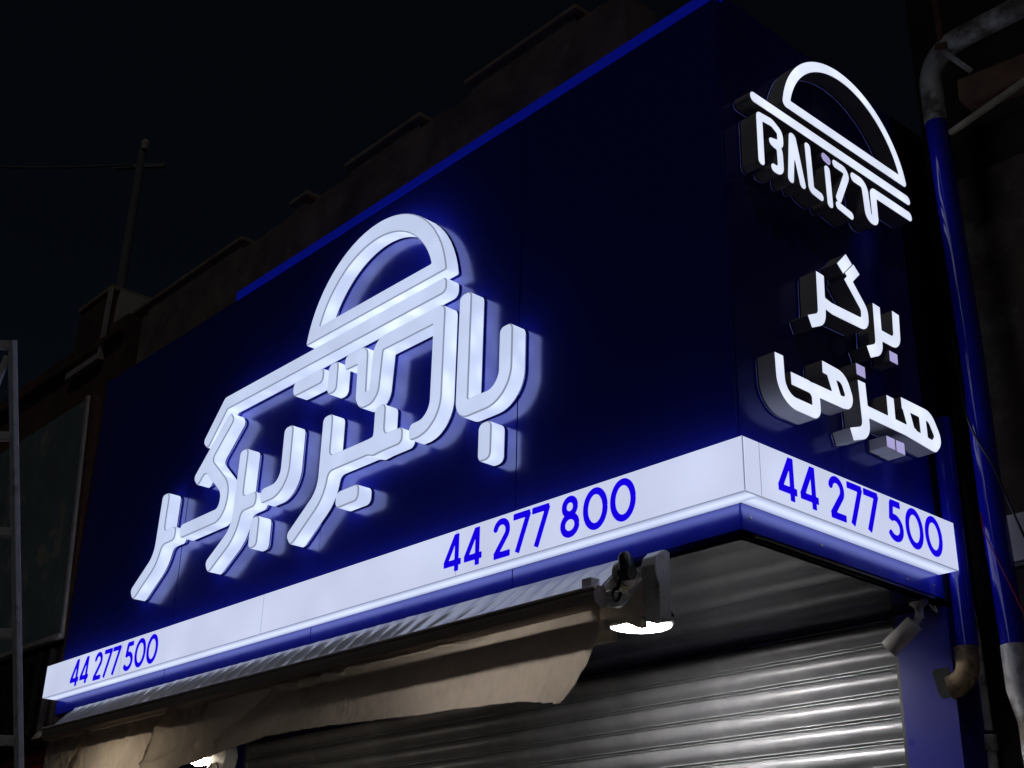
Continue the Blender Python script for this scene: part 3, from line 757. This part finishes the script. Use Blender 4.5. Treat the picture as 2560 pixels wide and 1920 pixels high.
m = MB(); m.tube([tuple(a + d * t) for t in (.155, .158)], [.041, .041], 24); m.build('front_glass', 'lens_glass', bc)
m = MB(); m.tube([tuple(a + d * t) for t in (.156, .164)], [.017, .015], 18); m.build('lens', 'steel', bc, smooth=True)
m = MB(); m.tube([(CX + .02, CY + .05, ZF - .02), (CX + .03, CY + .07, ZF - .05), (CX + .035, CY + .09, ZF - .06), (CX + .02, CY + .1, ZF - .02)], .005, 6); m.build('cable_loop', 'white_paint', bc, smooth=True)

# ------------------------------------------------------------------ pipes at the right
dp = thing('drain_pipe', 'short blue drain pipe with a tan elbow entering the right pillar', 'pipe', (-.035, 1.585, 2.8))
PX, PY = -.038, 1.588
m = MB(); m.tube([(PX, PY, 2.945), (PX, PY, 4.05)], .047, 20); m.build('blue_tube', 'pipe_blue', dp, smooth=True)
elb = [(PX, PY, 2.95), (PX, PY, 2.88)] + [(PX - .105 + .105 * math.cos(t), PY - .0 - .03 * (1 - math.cos(t)), 2.88 - .105 * math.sin(t)) for t in [math.radians(10 * k) for k in range(1, 9)]]
m = MB(); m.tube([(p[0], p[1] - .02, p[2]) for p in elb], .052, 18, cap=False); part(m.build('elbow', 'pipe_tan', dp, smooth=True), 'rusty tan drain elbow')
m = MB(); m.prism([(-.205, 2.86), (-.19, 2.87), (-.12, 2.87), (-.11, 2.74), (-.165, 2.735), (-.185, 2.76)], 'y', YP - .003, YP + .02); m.build('drain_hole', 'joint_dark', dp)
bp_ = thing('rain_pipe', 'tall blue and grey rain pipe right of the shop corner', 'pipe', (.17, 1.6, .13))
QX, QY = .168, 1.60
m = MB(); m.tube([(QX + .004, QY, 2.93), (QX - .012, QY, 3.6), (QX - .01, QY, 4.4), (QX - .035, QY, 5.70)], .056, 24); m.build('blue_tube', 'pipe_blue', bp_, smooth=True)
m = MB(); m.tube([(QX + .0045, QY, 2.931), (QX + .006, QY, 2.74), (QX + .014, QY, 2.70), (QX + .03, QY, 2.60), (QX + .03, QY, .13)], [.059, .059, .057, .050, .050], 24, cap=False); m.build('lower_tube', 'pipe_grey', bp_, smooth=True)
top = Vector((QX - .036, QY, 5.70))
ep = [top + Vector((0, 0, -.02)), top + Vector((0, 0, .22))] + [top + Vector((.19 - .19 * math.cos(t), 0, .22 + .20 * math.sin(t))) for t in [math.radians(10 * k) for k in range(1, 10)]]
ep += [ep[-1] + Vector((.12, 0, 0)), ep[-1] + Vector((5, 0, .02))]
m = MB(); m.tube([tuple(p) for p in ep], .059, 20); m.build('upper_tube', 'pipe_grey', bp_, smooth=True)
tp = thing('thin_pipe', 'thin grey conduit with a wide coupling beside the blue pillar', 'pipe', (-.09, 1.78, .13))
m = MB(); m.tube([(-.105, 1.78, 3.2), (-.10, 1.78, 3.1), (-.095, 1.78, 2.62)], [.014, .021, .021], 12); m.build('tube', 'pipe_grey', tp, smooth=True)
m = MB(); m.tube([(-.095, 1.78, 2.60), (-.095, 1.78, 2.595), (-.095, 1.78, 2.53)], [.03, .035, .035], 14); m.tube([(-.095, 1.78, 2.53), (-.1, 1.78, .13)], .026, 12); m.build('coupling', 'pipe_grey', tp, smooth=True)
def cable(name, label, pts, r, mname):
    m = MB(); P = [Vector(p) for p in pts]; out = []
    for i in range(len(P) - 1):
        p0 = P[max(i - 1, 0)]; p1 = P[i]; p2 = P[i + 1]; p3 = P[min(i + 2, len(P) - 1)]
        for k in range(6):
            t = k / 6
            out.append(.5 * ((2 * p1) + (-p0 + p2) * t + (2 * p0 - 5 * p1 + 4 * p2 - p3) * t * t + (-p0 + 3 * p1 - 3 * p2 + p3) * t ** 3))
    out.append(P[-1]); m.tube([tuple(p) for p in out], r, 6)
    return tag(m.build(name, mname, None, smooth=True), label, 'cable')
cable('black_cable', 'thin black cable winding across the tall blue rain pipe', [(.09, 1.56, 4.45), (.118, 1.535, 4.088), (.142, 1.53, 3.944), (.182, 1.53, 3.831), (.222, 1.535, 3.732), (.262, 1.55, 3.56), (.28, 1.62, 3.40)], .006, 'cable_black')
cable('red_cable', 'thin red wire hanging down across the tall blue rain pipe', [(.118, 1.56, 3.54), (.139, 1.53, 3.446), (.179, 1.525, 3.32), (.236, 1.525, 3.156), (.271, 1.53, 3.045), (.33, 1.55, 2.85)], .003, 'cable_red')
cable('grey_cable', 'short grey cable strung between the two pipes', [(-.135, 1.80, 3.285), (-.07, 1.79, 3.312), (.03, 1.72, 3.39), (.12, 1.66, 3.45)], .005, 'cable_grey')

# ------------------------------------------------------------------ neighbour on the right
nr = thing('right_building', 'dark brown plastered building right of the blue rain pipe', 'building', (2, 2, 0))
MB().box(-.099, 7.0, 1.83, 6.0, .13, 5.45).build('wall', 'wall_right', nr)
MB().box(-.099, 7.0, 1.87, 6.0, 5.45, 8.2).build('wall', 'wall_dark', nr)
MB().obox((.22, 1.75, 5.86), (1.6, 1.75, 5.84), .1, .07).build('beam', 'wood_dark', nr)
MB().obox((.30, 1.62, 5.77), (2.2, 1.78, 5.70), .16, .12).build('beam', 'wood_dark', nr)
MB().obox((.20, 1.60, 5.585), (.66, 1.60, 5.69), .02, .03).build('batten', 'batten', nr)
MB().obox((.66, 1.60, 5.69), (2.0, 1.60, 6.0), .02, .03).build('batten', 'batten', nr)
br = thing('pipe_bracket', 'rusty strap bracket holding the elbow of the rain pipe', 'bracket', (.24, 1.6, 6.0))
MB().obox((.236, 1.56, 6.9), (.247, 1.55, 6.09), .03, .012, (0, 1, 0)).build('hanger', 'frame_rust', br)
MB().obox((.225, 1.55, 6.088), (.365, 1.60, 5.885), .028, .01, (0, 1, 0)).build('strap', 'pipe_grey', br)
MB().obox((.215, 1.545, 6.095), (.275, 1.545, 6.075), .02, .035).build('clamp', 'frame_rust', br)
eb = thing('meter_cabinet', 'pale cabinet panel with black streaks on the wall at the right edge', 'panel', (.3, 1.82, 3.3))
MB().box(.105, .55, 1.805, 1.828, 3.36, 3.585).build('plate', 'panel_white', eb, bevel=.003)
MB().box(.11, .55, 1.80, 1.829, 3.335, 3.352).build('ledge', 'cable_grey', eb)

# ------------------------------------------------------------------ parapet above and behind the sign
pw = thing('parapet_wall', 'crumbling brown stepped parapet rising behind the blue panels', 'wall', (-3.4, .5, 5.6))
m = MB()
prf = [(-6.40, 5.4), (-6.40, 6.45), (-6.38, 6.49)]
xk = -6.38
rng = random.Random(3)
while xk < -1.0:
    prf.append((xk, 6.475 + rng.uniform(-.025, .02))); xk += rng.uniform(.12, .3)
prf += [(-.9, 6.46), (-.9, 5.4)]
m.prism(prf, 'y', .35, .60); m.build('wall', 'parapet_plaster', pw)
for (a, b) in ((-6.60, -4.85), (-4.20, -3.97), (-3.52, -2.69), (-2.25, -1.27)):
    m = MB(); a2 = max(a, -6.39)
    pr_ = [(a2 + .03, 6.40), (b - .02, 6.40), (b - .03, 6.565), (a2 + .06, 6.565), (a2 + .05, 6.50)]
    m.prism(pr_, 'y', .36, .59); o = m.build('merlon', 'parapet_plaster', pw)
    m = MB(); m.box(a, b, .335, .62, 6.566, 6.60); m.build('coping', 'coping_stone', pw, bevel=.006)

# ------------------------------------------------------------------ neighbour on the left
nl = thing('left_building', 'dim brown neighbouring house left of the shop', 'building', (-9, 1.5, 0))
MB().box(-16, -6.72, .36, 6, .13, 6.64).build('wall', 'neighbour_brown', nl)
MB().box(-7.72, -7.10, .34, .9, 6.40, 7.0).build('chimney_block', 'neighbour_brown', nl)
MB().box(-7.74, -7.06, .32, .92, 7.001, 7.035).build('coping', 'coping_stone', nl)
MB().obox((-7.085, .325, 7.0), (-7.10, .325, 6.36), .05, .028, (0, 1, 0)).build('trim', 'trim_white', nl)
MB().obox((-7.07, .325, 6.34), (-7.72, .325, 6.34), .05, .06).build('trim', 'trim_white', nl)
MB().box(-7.099, -7.05, .40, .9, 6.33, 7.0).build('trim', 'trim_white', nl)
MB().box(-16, -6.72, .30, .358, 6.45, 6.50).build('band', 'neighbour_brown', nl)
MB().box(-6.72, -6.36, 1.2, 6, .13, 6.3).build('recess_wall', 'acp_dark', nl)
MB().box(-16, -6.42, .12, .36, 3.05, 3.70).build('canopy_box', 'dark_brown', nl, bevel=.02)
for k in range(7):
    MB().obox((-6.5 - k * .19, .10, 3.68), (-6.5 - k * .19, .09, 3.08), .03, .05, (0, 1, 0)).build('canopy_rib', 'dark_brown', nl)
rs = thing('red_shutter', 'dull red roller shutter of the neighbouring shop at the bottom left', 'roller shutter', (-8, .2, .13))
for k in range(14):
    z = 2.98 - k * .1
    m = MB(); m.prism([(.20, z), (.185, z - .03), (.185, z - .06), (.20, z - .095), (.21, z - .095), (.21, z)], 'x', -11, -6.44); m.build('slat', 'red_shutter', rs)
gs = thing('green_signboard', 'unlit dark green signboard with pale spots and a white edge trim', 'sign', (-8, .05, 3.8))
def tilt(p): return p
def gsq(x0, x1, dy0, dy1, z0, z1):
    yb = lambda z: .11 - (z - 3.8) * .055
    return MB().add([(x0, yb(z0) + dy0, z0), (x1, yb(z0) + dy0, z0), (x1, yb(z0) + dy1, z0), (x0, yb(z0) + dy1, z0), (x0, yb(z1) + dy0, z1), (x1, yb(z1) + dy0, z1), (x1, yb(z1) + dy1, z1), (x0, yb(z1) + dy1, z1)],
                    [(0, 3, 2, 1), (4, 5, 6, 7), (0, 1, 5, 4), (1, 2, 6, 5), (2, 3, 7, 6), (3, 0, 4, 7)])
gsq(-10.5, -6.475, 0, .05, 3.80, 5.64).build('board', 'board_green', gs)
gsq(-6.473, -6.443, -.004, .05, 3.80, 5.645).build('teal_edge', 'trim_teal', gs)
gsq(-6.441, -6.40, -.012, .06, 3.78, 5.66).build('white_trim', 'trim_white', gs)
gsq(-10.5, -6.445, -.012, .05, 3.765, 3.795).build('bottom_trim', 'trim_white', gs)
gsq(-6.398, -6.345, .01, .08, 3.3, 5.66).build('side_frame', 'frame_rust', gs)

# ------------------------------------------------------------------ leaning ladder at the left edge
ld = thing('ladder', 'white painted metal ladder leaning at the left edge of the picture', 'ladder', (-2.63, -1.13, .004))
A = Vector((-2.630, -1.130, .14)); B = Vector((-2.867, -1.845, 4.275)); side = Vector((-.62, -.78, 0)).normalized() * .42
MB().obox(A, B, .026, .05, (1, 0, 0)).build('rail', 'ladder_paint', ld, bevel=.003)
MB().obox(A + side, B + side, .026, .05, (1, 0, 0)).build('rail', 'ladder_paint', ld, bevel=.003)
zz = 4.255; k = 0
while zz > .4:
    t = (zz - A.z) / (B.z - A.z); p = A + (B - A) * t
    MB().obox(p + side * .03, p + side * .97, .03, .042).build('rung', 'ladder_paint', ld, bevel=.004)
    zz -= .4525
p = A + (B - A) * ((4.20 - A.z) / (B.z - A.z)); q = A + side + (B - A) * ((3.2 - A.z) / (B.z - A.z))
MB().obox(p + side * .06, q - side * .06, .02, .026).build('brace', 'ladder_paint', ld)

# ------------------------------------------------------------------ far pole and wire
up_ = thing('utility_pole', 'faint tall utility pole beyond the roofs at the upper left', 'pole', (-12.2, 2.55, .004))
m = MB(); m.tube([(-12.2, 2.55, .004), (-12.2, 2.55, 12.0)], [.1, .06], 12); m.build('mast', 'pole_metal', up_, smooth=True)
MB().obox((-12.5, 2.3, 11.75), (-11.95, 2.8, 11.75), .06, .06).build('cross_arm', 'pole_metal', up_)
m = MB(); m.tube([(-12.15, 2.55, 12.0), (-12.15, 2.55, 12.12), (-12.15, 2.55, 12.16)], [.05, .06, .03], 8); m.build('insulator', 'trim_white', up_)
cable('overhead_wire', 'faint overhead wire running left from the utility pole', [(-12.25, 2.45, 11.75), (-12.9, 1.6, 11.62), (-13.6, .6, 11.55), (-15.5, -2.0, 11.6)], .018, 'cable_grey')
